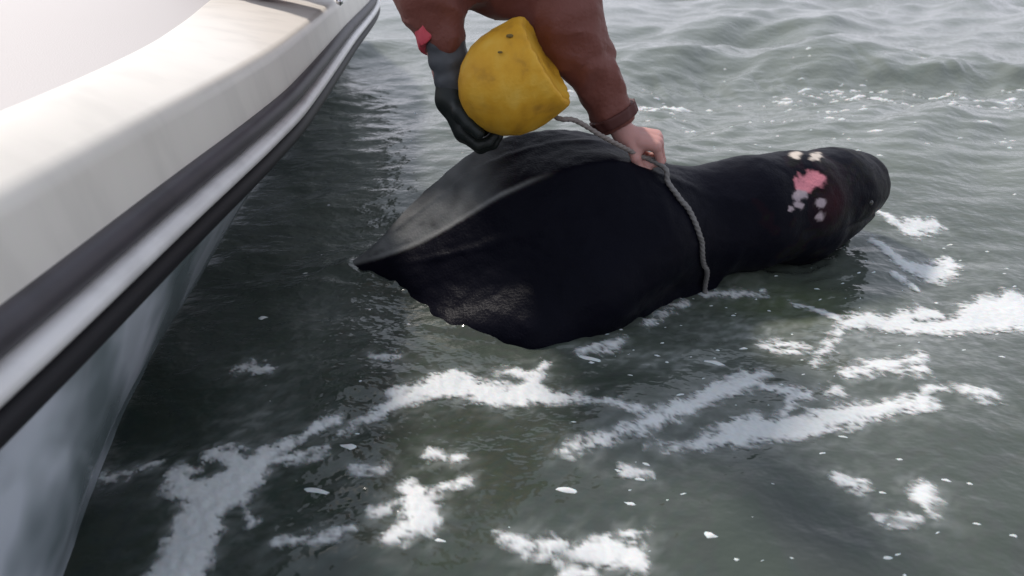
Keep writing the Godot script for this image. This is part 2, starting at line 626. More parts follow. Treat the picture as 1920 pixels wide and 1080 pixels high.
func build_boat() -> void:
	var boat := thing("motor_boat", "white motor boat with rounded gunwale, dark rub rails and grey-green wet hull side", "boat")
	var white := grimy(Color(0.80, 0.75, 0.68), 0.32, 0.88)
	var lilac := mat(Color(0.42, 0.39, 0.385), 0.55, 0.4)
	bumpy(lilac, noise_tex(256, 0.12, true, 3.0, 2, 31), 9.0, 0.25)
	var hullm := StandardMaterial3D.new()
	hullm.roughness = 0.16
	hullm.metallic_specular = 0.5
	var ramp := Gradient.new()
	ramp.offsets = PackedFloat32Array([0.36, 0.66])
	ramp.set_color(0, Color(0.42, 0.47, 0.48)); ramp.set_color(1, Color(0.86, 0.88, 0.92))  # pale blotches: foam reflections painted into the hull colour
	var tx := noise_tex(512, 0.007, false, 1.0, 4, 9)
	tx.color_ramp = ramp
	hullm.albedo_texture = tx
	hullm.uv1_triplanar = true
	hullm.uv1_world_triplanar = true
	hullm.uv1_scale = Vector3.ONE * 0.6
	# hull: one skin, starboard gunwale down to the keel and up the port side
	var rows := []
	for z in stations():
		var hb := look(hull_t, z, 1)
		var hw := look(hull_t, z, 2)
		var row := PackedVector3Array()
		for side in [1.0, -1.0]:
			var pts := [Vector2(hb, 0.468), Vector2(hb - 0.004, 0.40), Vector2(lerpf(hb, hw, 0.22), 0.31), Vector2(lerpf(hb, hw, 0.60), 0.15), Vector2(hw + 0.02 * (hb - hw), 0.03), Vector2(hw, 0.0), Vector2(hw * 0.96, -0.10), Vector2(hw * 0.7, -0.22), Vector2(0.0, -0.34)]
			if side < 0: pts.reverse()
			for q in pts:
				if side < 0 and q.x == 0.0: continue
				row.append(Vector3(MID + q.x * side, q.y, z))
		rows.append(row)
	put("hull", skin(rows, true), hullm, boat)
	var tr := PackedVector3Array()
	var last: PackedVector3Array = rows[-1]
	for q in last: tr.append(Vector3(MID, 0.2, 1.6))
	put("transom", skin([last, tr], true), hullm, boat)
	# coaming: the upright white face above the rails, and the bright rounded shoulder
	rows = []
	var deck := []
	for z in stations():
		var hb := look(hull_t, z, 1)
		var k := minf(hb, 0.4) / 0.4
		var w := look(hull_t, z, 3)
		w = minf(w, hb * 0.7)
		var row := PackedVector3Array()
		var line := PackedVector3Array()
		for side in [1.0, -1.0]:
			var pts := [Vector2(hb + 0.004, 0.465), Vector2(hb - 0.002 * k, 0.50), Vector2(hb - 0.008 * k, 0.555), Vector2(hb - 0.014 * k, 0.573), Vector2(hb - 0.026 * k, 0.583), Vector2(hb - 0.026 * k - w * 0.35, 0.598), Vector2(hb - 0.026 * k - w * 0.7, 0.612), Vector2(hb - 0.026 * k - w, 0.618), Vector2(hb - 0.032 * k - w, 0.6175)]
			for q in pts: row.append(Vector3(MID + q.x * side, q.y, z))
			if side > 0:
				var inner := PackedVector3Array()
				var e: float = hb - 0.022 * k - w
				for s in 13:
					var t := 1.0 - s / 6.0
					inner.append(Vector3(MID + e * t, 0.6135 + 0.040 * k * (1.0 - t * t), z))
				deck.append(inner)
		rows.append(row)
	var star := []
	var port := []
	for r in rows:
		star.append(r.slice(0, 9)); port.append(r.slice(9, 18))
	put("coaming", skin(star, false), white, boat)
	put("coaming", skin(port, true), white, boat)
	put("deck_panel", skin(deck, false), lilac, boat)
	var dark := grimy(Color(0.062, 0.055, 0.064), 0.5, 0.6)
	var black := mat(Color(0.014, 0.013, 0.016), 0.55, 0.4)
	var strip := grimy(Color(0.80, 0.77, 0.76), 0.3, 0.72)
	put("upper_rub_rail", rail(half_round(0.4545, 0.491, -0.01, 0.022)), dark, boat)
	put("white_rub_strip", rail(half_round(0.421, 0.453, -0.01, 0.031)), strip, boat)
	put("lower_rub_rail", rail(half_round(0.384, 0.4195, -0.01, 0.026)), black, boat)
	# a small chromed rail foot far forward
	var chrome := mat(Color(0.7, 0.7, 0.72), 0.2)
	chrome.metallic = 1.0
	for p in [Vector3(-0.572, 0.585, -2.25), Vector3(-0.64, 0.585, -2.75)]:
		put("rail_foot", tube([p, p + Vector3(-0.005, 0.10, -0.02), p + Vector3(-0.01, 0.34, -0.05)], 0.011, 10), chrome, boat)

# ---------------------------------------------------------------- the turtle
# key X; keel y, z; far rim y, z; near waterline z; far waterline z
var shell_t := [[-0.53, 0.004, -1.49, 0.005, -1.497, -1.478, -1.51], [-0.47, 0.014, -1.490, 0.018, -1.505, -1.465, -1.53], [-0.43, 0.024, -1.486, 0.036, -1.512, -1.455, -1.545], [-0.36, 0.046, -1.475, 0.088, -1.535, -1.430, -1.58], [-0.29, 0.078, -1.462, 0.158, -1.580, -1.378, -1.64], [-0.18, 0.140, -1.442, 0.246, -1.630, -1.298, -1.72], [-0.09, 0.205, -1.425, 0.300, -1.665, -1.255, -1.78], [0.0, 0.262, -1.412, 0.325, -1.690, -1.240, -1.80], [0.11, 0.308, -1.412, 0.336, -1.700, -1.238, -1.82], [0.24, 0.325, -1.425, 0.318, -1.690, -1.29, -1.80], [0.35, 0.285, -1.45, 0.270, -1.650, -1.345, -1.76], [0.45, 0.22, -1.48, 0.215, -1.610, -1.41, -1.72], [0.55, 0.15, -1.51, 0.15, -1.58, -1.46, -1.66]]

func shell(p: Vector3) -> float:
	var x := clampf(p.x, -0.53, 0.55)
	var ky := look(shell_t, x, 1)
	var kz := look(shell_t, x, 2)
	var ry := look(shell_t, x, 3)
	var rz := look(shell_t, x, 4)
	var nz := look(shell_t, x, 5)
	var fz := look(shell_t, x, 6)
	var a := Vector2(kz, ky)
	# top face between keel and far rim
	var td := (Vector2(rz, ry) - a)
	var tn := Vector2(td.y, -td.x).normalized()
	if tn.y < 0: tn = -tn
	var q := Vector2(p.z, p.y)
	var along := clampf((q - a).dot(td) / maxf(td.length_squared(), 1e-5), 0.0, 1.0)
	var dt := tn.dot(q - a) - 0.007 * sin(along * PI)
	dt -= 0.004 * exp(-pow((along - 0.52) / 0.05, 2.0)) * clampf((0.5 - p.x) * 3.0, 0.0, 1.0)
	# near face
	var nd := Vector2(nz, 0.0) - a
	var nn := Vector2(-nd.y, nd.x).normalized()
	if nn.x < 0: nn = -nn
	var na := clampf((q - a).dot(nd) / maxf(nd.length_squared(), 1e-5), 0.0, 1.0)
	var dn := nn.dot(q - a) - (0.010 + 0.03 * smoothstep(0.0, 0.3, p.x)) * sin(na * PI) * clampf((p.x + 0.5) * 4.0, 0.0, 1.0)
	dn -= 0.004 * exp(-pow((na - 0.38) / 0.045, 2.0)) * smoothstep(-0.45, -0.2, p.x)
	# far face
	var b := Vector2(rz, ry)
	var fd := Vector2(fz, 0.0) - b
	var fn := Vector2(-fd.y, fd.x).normalized()
	if fn.x > 0: fn = -fn
	var df := fn.dot(q - b)
	var d := -smin(-dt, -dn, 0.007)
	d = -smin(-d, -df, 0.05)
	d = maxf(d, -0.16 - p.y)
	d = maxf(d, absf(p.x - 0.01) - 0.54)
	return d

var turtle_neck := [[Vector3(0.30, 0.10, -1.55), Vector3(0.49, 0.108, -1.56), 0.16, 0.134], [Vector3(0.49, 0.108, -1.56), Vector3(0.644, 0.118, -1.59), 0.134, 0.147],
	[Vector3(0.644, 0.118, -1.59), Vector3(0.786, 0.120, -1.65), 0.147, 0.142], [Vector3(0.786, 0.120, -1.65), Vector3(0.94, 0.126, -1.73), 0.142, 0.118], [Vector3(0.94, 0.126, -1.73), Vector3(1.062, 0.122, -1.803), 0.120, 0.104],
	[Vector3(0.85, 0.05, -1.66), Vector3(1.025, 0.045, -1.77), 0.11, 0.055]]
var near_flipper := [[Vector3(0.34, 0.13, -1.40), Vector3(0.20, 0.05, -1.28), 0.10, 0.085], [Vector3(0.20, 0.05, -1.28), Vector3(0.06, -0.02, -1.21), 0.085, 0.062], [Vector3(0.06, -0.02, -1.21), Vector3(-0.13, -0.055, -1.235), 0.062, 0.045]]
var far_flipper := [[Vector3(0.36, 0.10, -1.70), Vector3(0.30, -0.02, -1.95), 0.09, 0.06], [Vector3(0.30, -0.02, -1.95), Vector3(0.10, -0.16, -2.2), 0.06, 0.02]]

func turtle_sdf(p: Vector3) -> float:
	var d := shell(p) * 0.85
	d = smin(d, chain(p, turtle_neck, 0.06), 0.075)
	if p.x > 0.9:   # blunt beak
		d = -smin(-d, -((p - Vector3(1.088, 0.12, -1.820)).dot(Vector3(0.84, -0.16, -0.50)) / 0.99), 0.06)
	d = smin(d, chain(p, near_flipper, 0.04), 0.12)
	d = smin(d, chain(p, far_flipper, 0.04), 0.06)
	if p.x > 0.85:   # the beak: a notch along the mouth
		var c := Vector3(1.0, 0.083 - 0.10 * (p.x - 1.0), p.z)
		d += 0.011 * exp(-pow((p.y - c.y) / 0.008, 2.0)) * smoothstep(0.88, 1.0, p.x)
		d -= 0.008 * exp(-pow((p - Vector3(0.975, 0.185, -1.665)).length() / 0.035, 2.0))   # brow over the eye
	if p.x > 0.7:   # the raw patch is a shallow pit
		var q := p - Vector3(0.822, 0.203, -1.62)
		q = Vector3(q.dot(MARK_X), q.dot(MARK_Y), 0.0)
		d += 0.006 * exp(-q.length_squared() / 0.0011) * (1.0 if p.z > -1.75 else 0.0)
	d += 0.0035 * noise2.get_noise_3dv(p * 160.0) + 0.0015 * noise2.get_noise_3dv(p * 620.0)
	return d

const MARK_X := Vector3(0.894, 0.0, 0.448)
const MARK_Y := Vector3(0.139, 0.950, -0.278)
# pale and pink marks: centre, radius along x, radius across, colour
var marks := [[Vector3(0.830, 0.208, -1.62), 0.034, 0.019, 1], [Vector3(0.803, 0.193, -1.61), 0.020, 0.014, 1], [Vector3(0.762, 0.148, -1.57), 0.013, 0.008, 0], [Vector3(0.780, 0.160, -1.57), 0.013, 0.008, 0], [Vector3(0.844, 0.160, -1.58), 0.015, 0.012, 0],
	[Vector3(0.838, 0.130, -1.56), 0.012, 0.012, 0], [Vector3(0.800, 0.250, -1.70), 0.017, 0.010, 2], [Vector3(0.868, 0.240, -1.72), 0.014, 0.013, 2], [Vector3(0.790, 0.176, -1.59), 0.014, 0.016, 0]]
func turtle_tint(p: Vector3, n: Vector3) -> Color:
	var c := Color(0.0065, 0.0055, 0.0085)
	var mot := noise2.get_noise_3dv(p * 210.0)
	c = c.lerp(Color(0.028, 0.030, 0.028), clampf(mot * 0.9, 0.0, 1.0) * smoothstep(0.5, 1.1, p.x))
	# sky light on the top face of the carapace, painted into the tint
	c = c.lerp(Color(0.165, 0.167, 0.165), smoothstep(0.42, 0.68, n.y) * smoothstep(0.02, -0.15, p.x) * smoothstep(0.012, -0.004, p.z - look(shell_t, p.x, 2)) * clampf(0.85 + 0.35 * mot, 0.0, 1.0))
	if p.x < 0.12:   # worn keel edge, with its wet highlight painted in pale
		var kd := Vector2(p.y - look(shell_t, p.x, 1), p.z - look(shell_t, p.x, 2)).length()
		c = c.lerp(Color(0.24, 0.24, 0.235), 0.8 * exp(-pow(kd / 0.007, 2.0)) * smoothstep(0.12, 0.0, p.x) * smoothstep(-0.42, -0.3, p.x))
	if p.x > 0.70 and p.x < 0.97:
		var wob := 0.60 * noise2.get_noise_3dv(p * 520.0) + 0.16 * noise2.get_noise_3dv(p * 2600.0)
		var red := exp(-pow((p.x - 0.845) / 0.05, 2.0) - pow((p.y - 0.185) / 0.05, 2.0))
		c = c.lerp(Color(0.060, 0.010, 0.016), 0.35 * red)
		for m in marks:
			var q: Vector3 = p - m[0]
			var r := Vector2(q.dot(MARK_X) / m[1], q.dot(MARK_Y) / m[2]).length() + wob
			var a := smoothstep(1.22, 0.72, r)
			if a > 0.0:
				var to := Color(0.36, 0.29, 0.31)
				if m[3] == 1: to = Color(0.58, 0.21, 0.25)
				if m[3] == 2: to = Color(0.55, 0.48, 0.42)
				c = c.lerp(to, a)
	return c

func build_turtle() -> void:
	var t := thing("sea_turtle", "large black sea turtle with ridged pointed carapace and pink spot on its raised head", "turtle")
	var m := StandardMaterial3D.new()
	m.vertex_color_use_as_albedo = true
	m.roughness = 0.44
	m.metallic_specular = 0.15
	bumpy(m, noise_tex(512, 0.05, true, 5.0, 4, 77), 5.0, 0.45)
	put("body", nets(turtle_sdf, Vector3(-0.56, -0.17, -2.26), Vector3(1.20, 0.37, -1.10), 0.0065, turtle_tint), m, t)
	var eye := SphereMesh.new()
	eye.radius = 0.0085; eye.height = 0.017
	var e := put("eye", eye, mat(Color(0.006, 0.005, 0.005), 0.08, 0.6), t)
	var at := Vector3(0.965, 0.155, -1.50)
	for k in 60:   # let the eye sit in the skin
		at += Vector3(0.30, -0.10, -0.95) * maxf(turtle_sdf(at), 0.0) * 0.6
	e.position = at + Vector3(0.30, -0.10, -0.95) * 0.0055

# ---------------------------------------------------------------- the person
# skeleton joints, in the scene's own metres
const SHO_L := Vector3(0.03, 0.87, -1.62)
const ELB_L := Vector3(0.118, 0.632, -1.525)
const WRI_L := Vector3(0.272, 0.372, -1.500)
const SHO_R := Vector3(-0.29, 0.89, -1.52)
const ELB_R := Vector3(-0.185, 0.700, -1.50)
const WRI_R := Vector3(-0.143, 0.464, -1.462)
const CHEST := Vector3(-0.13, 0.875, -1.58)
const PELVIS := Vector3(-0.38, 0.885, -2.08)
const HEAD := Vector3(-0.03, 0.93, -1.30)
const KNEE_L := Vector3(-0.64, 0.695, -2.42)
const KNEE_R := Vector3(-0.80, 0.695, -2.22)
const FOOT_L := Vector3(-1.00, 0.70, -2.66)
const FOOT_R := Vector3(-1.14, 0.70, -2.44)

func local(o: Vector3, x: Vector3, y: Vector3, z: Vector3, p: Vector3) -> Vector3:
	return o + x * p.x + y * p.y + z * p.z

func finger(o: Vector3, b: Basis, mcp: Vector3, lens: Array, bends: Array, r: float, spread: float) -> Array:
	var out := []
	var a := 0.0
	var p := mcp
	var rr := r
	out.append([o + b * (mcp * Vector3(0.55, 1, 0.9)), o + b * p, r * 1.05, r * 1.08])
	for i in 3:
		a += deg_to_rad(bends[i])
		var q: Vector3 = p + Vector3(cos(a), -sin(a), spread * cos(a)).normalized() * lens[i]
		out.append([o + b * p, o + b * q, rr, rr * 0.92])
		p = q
		rr *= 0.92
	return out

var left_hand := {}
var right_hand := {}
func make_hands() -> void:
	var x := Vector3(0.955, -0.16, 0.24).normalized()
	var y := Vector3(0.12, 0.95, 0.28)
	var z := x.cross(y).normalized()
	y = z.cross(x)
	left_hand = hand(WRI_L, Basis(x, y, z), 1.0, [[62, 84, 48], [66, 86, 50], [70, 86, 50], [74, 82, 48]], 1.0)
	x = Vector3(0.36, -0.86, 0.34).normalized()
	y = Vector3(-0.90, -0.34, 0.12)
	z = x.cross(y).normalized()
	y = z.cross(x)
	right_hand = hand(WRI_R, Basis(x, y, z), -1.0, [[30, 52, 34], [32, 54, 36], [34, 56, 36], [38, 56, 38]], 1.55)

func hand(o: Vector3, b: Basis, side: float, bends: Array, fat: float) -> Dictionary:
	# side 1: thumb towards +z of the frame
	var palm := []
	for zz in [0.024, 0.008, -0.008, -0.022]:
		palm.append([o + b * Vector3(0.012, -0.002, zz * side * 0.6), o + b * Vector3(0.080, 0.0, zz * side), 0.017 * fat, 0.0135 * fat])
	palm.append([o + b * Vector3(0.018, -0.008, 0.018 * side), o + b * Vector3(0.048, -0.016, 0.030 * side), 0.016 * fat, 0.013 * fat])
	var f := []
	var mz := [0.030, 0.0105, -0.0095, -0.028]
	var ln := [[0.043, 0.026, 0.021], [0.047, 0.030, 0.022], [0.044, 0.028, 0.022], [0.034, 0.021, 0.019]]
	var mx := [0.086, 0.090, 0.086, 0.079]
	for k in 4:
		f.append(finger(o, b, Vector3(mx[k], 0.001, mz[k] * side), ln[k], bends[k], [0.0098, 0.0102, 0.0096, 0.0086][k] * fat, 0.0))
	var th := []
	if side > 0:
		th = [[Vector3(0.028, -0.012, 0.030), Vector3(0.046, -0.032, 0.046)], [Vector3(0.046, -0.032, 0.046), Vector3(0.060, -0.054, 0.045)], [Vector3(0.060, -0.054, 0.045), Vector3(0.082, -0.060, 0.036)]]
	else:
		th = [[Vector3(0.024, -0.010, -0.030), Vector3(0.048, -0.012, -0.058)], [Vector3(0.048, -0.012, -0.058), Vector3(0.080, -0.022, -0.070)], [Vector3(0.080, -0.022, -0.070), Vector3(0.104, -0.034, -0.072)]]
	var tc := []
	var rr := 0.0135 * fat
	for s in th:
		tc.append([o + b * s[0], o + b * s[1], rr, rr * 0.88])
		rr *= 0.88
	f.append(tc)
	return {"palm": palm, "fingers": f}

func hand_sdf(p: Vector3, h: Dictionary) -> float:
	var palm := chain(p, h.palm, 0.012)
	var d := palm
	if palm > 0.16: return palm - 0.1
	for f in h.fingers:
		d = minf(d, smin(palm, chain(p, f, 0.005), 0.010))
	return d

var limbs := [[SHO_L, ELB_L, 0.050, 0.040], [ELB_L, WRI_L, 0.041, 0.027], [SHO_R, ELB_R, 0.050, 0.040], [ELB_R, WRI_R, 0.041, 0.027],
	[CHEST, PELVIS, 0.13, 0.125], [CHEST, SHO_L, 0.11, 0.065], [CHEST, SHO_R, 0.11, 0.065], [CHEST, HEAD + Vector3(-0.03, 0.0, -0.10), 0.07, 0.055],
	[PELVIS + Vector3(0.06, -0.02, -0.04), KNEE_L, 0.085, 0.055], [KNEE_L, FOOT_L, 0.055, 0.04], [PELVIS + Vector3(-0.07, -0.02, 0.05), KNEE_R, 0.085, 0.055], [KNEE_R, FOOT_R, 0.055, 0.04],
	[FOOT_L, FOOT_L + Vector3(-0.12, -0.01, -0.09), 0.04, 0.03], [FOOT_R, FOOT_R + Vector3(-0.12, -0.01, -0.09), 0.04, 0.03]]
func head_sdf(p: Vector3) -> float:
	# the head looks down and forward; f is the way the face points
	var f := Vector3(0.25, -0.75, 0.60).normalized()
	var up := Vector3(0.25, 0.62, 0.70).normalized()
	var s := f.cross(up).normalized()
	var q := p - HEAD
	var c := Vector3(q.dot(s), q.dot(up), q.dot(f))
	var d := (c / Vector3(0.078, 0.112, 0.098)).length()
	d = (d - 1.0) * 0.085
	d = smin(d, cone(c, Vector3(0, -0.055, 0.03), Vector3(0, -0.095, 0.062), 0.055, 0.030), 0.03)       # jaw
	d = smin(d, cone(c, Vector3(0, 0.015, 0.092), Vector3(0, -0.022, 0.116), 0.009, 0.014), 0.012)       # nose
	d = smin(d, cone(c, Vector3(-0.022, -0.058, 0.088), Vector3(0.022, -0.058, 0.088), 0.008, 0.008), 0.01)   # lips
	for e in [-1.0, 1.0]:
		d = smin(d, cone(c, Vector3(0.080 * e, 0.012, -0.008), Vector3(0.084 * e, -0.025, 0.002), 0.014, 0.009), 0.008)   # ears
		d = -smin(-d, (c - Vector3(0.031 * e, 0.008, 0.104)).length() - 0.014, 0.01)                    # eye sockets
		d = smin(d, (c - Vector3(0.031 * e, 0.006, 0.080)).length() - 0.013, 0.004)
	return d

func body_sdf(p: Vector3) -> float:
	var d := chain(p, limbs, 0.04)
	d = smin(d, head_sdf(p), 0.03)
	d = smin(d, hand_sdf(p, left_hand), 0.014)
	return d

func fine_hand_sdf(p: Vector3) -> float:
	var d := smin(hand_sdf(p, left_hand), cone(p, ELB_L, WRI_L, 0.041, 0.027), 0.014)
	return d

# jacket: the torso and both sleeves, loose, ending at the cuffs
var cloth := [[SHO_L, ELB_L, 0.095, 0.078], [ELB_L, Vector3(0.256, 0.397, -1.503), 0.078, 0.050],
	[SHO_R, ELB_R, 0.092, 0.075], [ELB_R, Vector3(-0.152, 0.598, -1.478), 0.072, 0.054],
	[CHEST, PELVIS, 0.17, 0.165], [CHEST, SHO_L, 0.15, 0.092], [CHEST, SHO_R, 0.15, 0.090], [Vector3(-0.14, 0.80, -1.58), Vector3(-0.02, 0.735, -1.60), 0.13, 0.115]]
func jacket_sdf(p: Vector3) -> float:
	var d := 9.0
	for q in cloth:
		d = smin(d, cone(p, q[0], q[1], q[2], q[3]), 0.05)
	if d > 0.05: return d
	# folds that run round the sleeve and slantwise over it
	var s := (p - ELB_L).dot((WRI_L - ELB_L).normalized())
	var w := noise2.get_noise_3d(p.x * 130.0, p.y * 130.0, p.z * 130.0)
	d += 0.0048 * sin(s * 80.0 + w * 5.0 + p.z * 40.0) * smoothstep(-0.12, 0.02, s) * (0.5 + w)
	d += 0.007 * noise2.get_noise_3d(p.x * 210.0, p.y * 90.0, p.z * 210.0) + 0.0025 * noise2.get_noise_3dv(p * 900.0)
	var end_l := (p - Vector3(0.262, 0.388, -1.502)).dot(Vector3(0.50, -0.85, 0.10).normalized())
	if (p - WRI_L).length() < 0.2: d = -smin(-d, -(end_l + 0.004 * sin(p.z * 120.0)), 0.012)
	var cr := noise2.get_noise_3d(p.x * 70.0 + 11.0, p.y * 130.0, p.z * 70.0)
	d -= 0.008 * pow(maxf(1.0 - absf(cr) * 3.0, 0.0), 2.0) - 0.002   # sharp creases
	return d * 0.8

var legs_cloth := [[PELVIS, PELVIS + Vector3(0.06, -0.02, -0.04), 0.16, 0.115], [PELVIS + Vector3(0.06, -0.02, -0.04), KNEE_L, 0.112, 0.078], [KNEE_L, FOOT_L, 0.078, 0.065], [PELVIS + Vector3(-0.07, -0.02, 0.05), KNEE_R, 0.112, 0.078], [KNEE_R, FOOT_R, 0.078, 0.065]]
func trousers_sdf(p: Vector3) -> float:
	return (chain(p, legs_cloth, 0.05) + 0.008 * noise2.get_noise_3dv(p * 180.0)) * 0.9

func glove_sdf(p: Vector3) -> float:
	var d := hand_sdf(p, right_hand)
	d = smin(d, cone(p, Vector3(-0.137, 0.520, -1.473), WRI_R, 0.036, 0.036), 0.02)
	return d

func cuff_sdf(p: Vector3) -> float:
	var a := Vector3(-0.150, 0.580, -1.477)
	var b := Vector3(-0.128, 0.455, -1.468)
	var d := cone(p, a, b, 0.046, 0.040)
	var ax := (b - a).normalized()
	var s := (p - a).dot(ax)
	d = maxf(d, s - 0.112)
	d += 0.0015 * sin(s * 140.0) + 0.004 * noise2.get_noise_3dv(p * 400.0)
	return d * 0.85

func hair_sdf(p: Vector3) -> float:
	var f := Vector3(0.25, -0.75, 0.60).normalized()
	var up := Vector3(0.25, 0.62, 0.70).normalized()
	var s := f.cross(up).normalized()
	var q := p - HEAD
	var c := Vector3(q.dot(s), q.dot(up), q.dot(f))
	var d := ((c / Vector3(0.086, 0.122, 0.106)).length() - 1.0) * 0.09
	d = maxf(d, (c.z - 0.045 - maxf(c.y - 0.06, 0.0) * 0.8))
	d = maxf(d, -c.y - 0.07)
	return d + 0.005 * noise2.get_noise_3dv(p * 700.0)

func build_person() -> void:
	make_hands()
	var who := thing("person", "person in a brown-red jacket bending over the turtle, bare left hand gripping a rope", "person")
	var skin_m := mat(Color(0.50, 0.26, 0.23), 0.5, 0.4)
	skin_m.subsurf_scatter_enabled = true
	skin_m.subsurf_scatter_strength = 0.15
	bumpy(skin_m, noise_tex(256, 0.09, true, 4.0, 3, 51), 12.0, 0.35)
	# one figure: the body at a coarse cell, the bare hand continued at a fine cell
	var a := nets(func(p): return maxf(maxf(chain_body(p), -cone(p, WRI_L, WRI_L + Vector3(0.2, -0.05, 0.05), 0.025, 0.2)), 0.135 - (p - HEAD).length()), Vector3(-1.32, 0.30, -2.85), Vector3(0.40, 1.10, -1.10), 0.012)
	var b := nets(fine_hand_sdf, Vector3(0.20, 0.24, -1.62), Vector3(0.43, 0.46, -1.38), 0.0028)
	var face := nets(func(p): return maxf(chain_body(p), (p - HEAD).length() - 0.15), HEAD - Vector3.ONE * 0.16, HEAD + Vector3.ONE * 0.16, 0.0042)
	var st := SurfaceTool.new()
	st.begin(Mesh.PRIMITIVE_TRIANGLES)
	st.append_from(face, 0, Transform3D.IDENTITY)
	st.append_from(a, 0, Transform3D.IDENTITY)
	st.append_from(b, 0, Transform3D.IDENTITY)
	put("body", st.commit(), skin_m, who)
	var jm := mat(Color(0.165, 0.054, 0.041), 0.55, 0.4)
	jm.rim_enabled = true
	jm.rim = 0.4
	bumpy(jm, noise_tex(512, 0.03, true, 6.0, 4, 61), 5.0, 0.5)
	var jacket := put("jacket", nets(jacket_sdf, Vector3(-0.66, 0.33, -2.34), Vector3(0.34, 1.10, -1.38), 0.0085), jm, who)
	# turned-back cuff of the near sleeve, sunlit red painted into its colour
	var cm := mat(Color(0.60, 0.08, 0.11), 0.5, 0.4)
	cm.backlight_enabled = true
	cm.backlight = Color(0.35, 0.05, 0.06)
	put("sleeve_cuff", nets(func(p): return maxf(cone(p, Vector3(-0.166, 0.655, -1.487), Vector3(-0.152, 0.590, -1.478), 0.066, 0.060) + 0.004 * noise2.get_noise_3dv(p * 400.0), absf((p - Vector3(-0.158, 0.612, -1.48)).dot(Vector3(0.2, -0.97, 0.1))) - 0.036 + 0.012 * sin(p.z * 60.0)) + 0.6 * maxf(p.x + 0.192, 0.0), Vector3(-0.26, 0.5, -1.58), Vector3(-0.06, 0.72, -1.38), 0.004), cm, jacket)
	put("sleeve_cuff", nets(func(p): return maxf(cone(p, Vector3(0.225, 0.452, -1.507), Vector3(0.258, 0.394, -1.503), 0.063, 0.0565) + 0.0015 * sin(p.z * 300.0) + 0.003 * noise2.get_noise_3dv(p * 300.0), absf((p - Vector3(0.248, 0.412, -1.503)).dot(Vector3(0.50, -0.86, 0.06))) - 0.014), Vector3(0.15, 0.32, -1.60), Vector3(0.34, 0.50, -1.40), 0.004), mat(Color(0.085, 0.028, 0.024), 0.6, 0.4), jacket)
	var tm := mat(Color(0.10, 0.035, 0.03), 0.6, 0.4)
	put("trousers", nets(trousers_sdf, Vector3(-1.25, 0.55, -2.80), Vector3(-0.20, 1.10, -1.90), 0.014), tm, who)
	var gm := mat(Color(0.012, 0.015, 0.014), 0.45, 0.4)
	var glove := put("glove", nets(glove_sdf, Vector3(-0.24, 0.30, -1.60), Vector3(0.06, 0.57, -1.33), 0.0035), gm, who)
	put("glove_cuff", nets(cuff_sdf, Vector3(-0.24, 0.40, -1.56), Vector3(-0.06, 0.66, -1.39), 0.004), mat(Color(0.075, 0.080, 0.090), 0.5, 0.4), glove)
	var fw := Vector3(0.25, -0.75, 0.60).normalized()
	var upw := Vector3(0.25, 0.62, 0.70).normalized()
	var sw := fw.cross(upw).normalized()
	for e in [-1.0, 1.0]:
		var ball := SphereMesh.new()
		ball.radius = 0.0125; ball.height = 0.025
		var o := put("eye", ball, mat(Color(0.62, 0.60, 0.57), 0.15), who)
		o.position = HEAD + sw * 0.031 * e + upw * 0.006 + fw * 0.0845
		var iris := SphereMesh.new()
		iris.radius = 0.006; iris.height = 0.012
		var pu := put("pupil", iris, mat(Color(0.02, 0.013, 0.01), 0.1), o)
		pu.position = fw * 0.0078
		put("eyebrow", tube([HEAD + sw * 0.014 * e + upw * 0.027 + fw * 0.099, HEAD + sw * 0.033 * e + upw * 0.033 + fw * 0.094, HEAD + sw * 0.051 * e + upw * 0.026 + fw * 0.078], 0.0042, 8), mat(Color(0.03, 0.02, 0.014), 0.7), who)
	put("hair", nets(hair_sdf, HEAD - Vector3.ONE * 0.17, HEAD + Vector3.ONE * 0.17, 0.006), mat(Color(0.03, 0.02, 0.014), 0.6), who)

func chain_body(p: Vector3) -> float:
	return smin(chain(p, limbs, 0.04), head_sdf(p), 0.03)

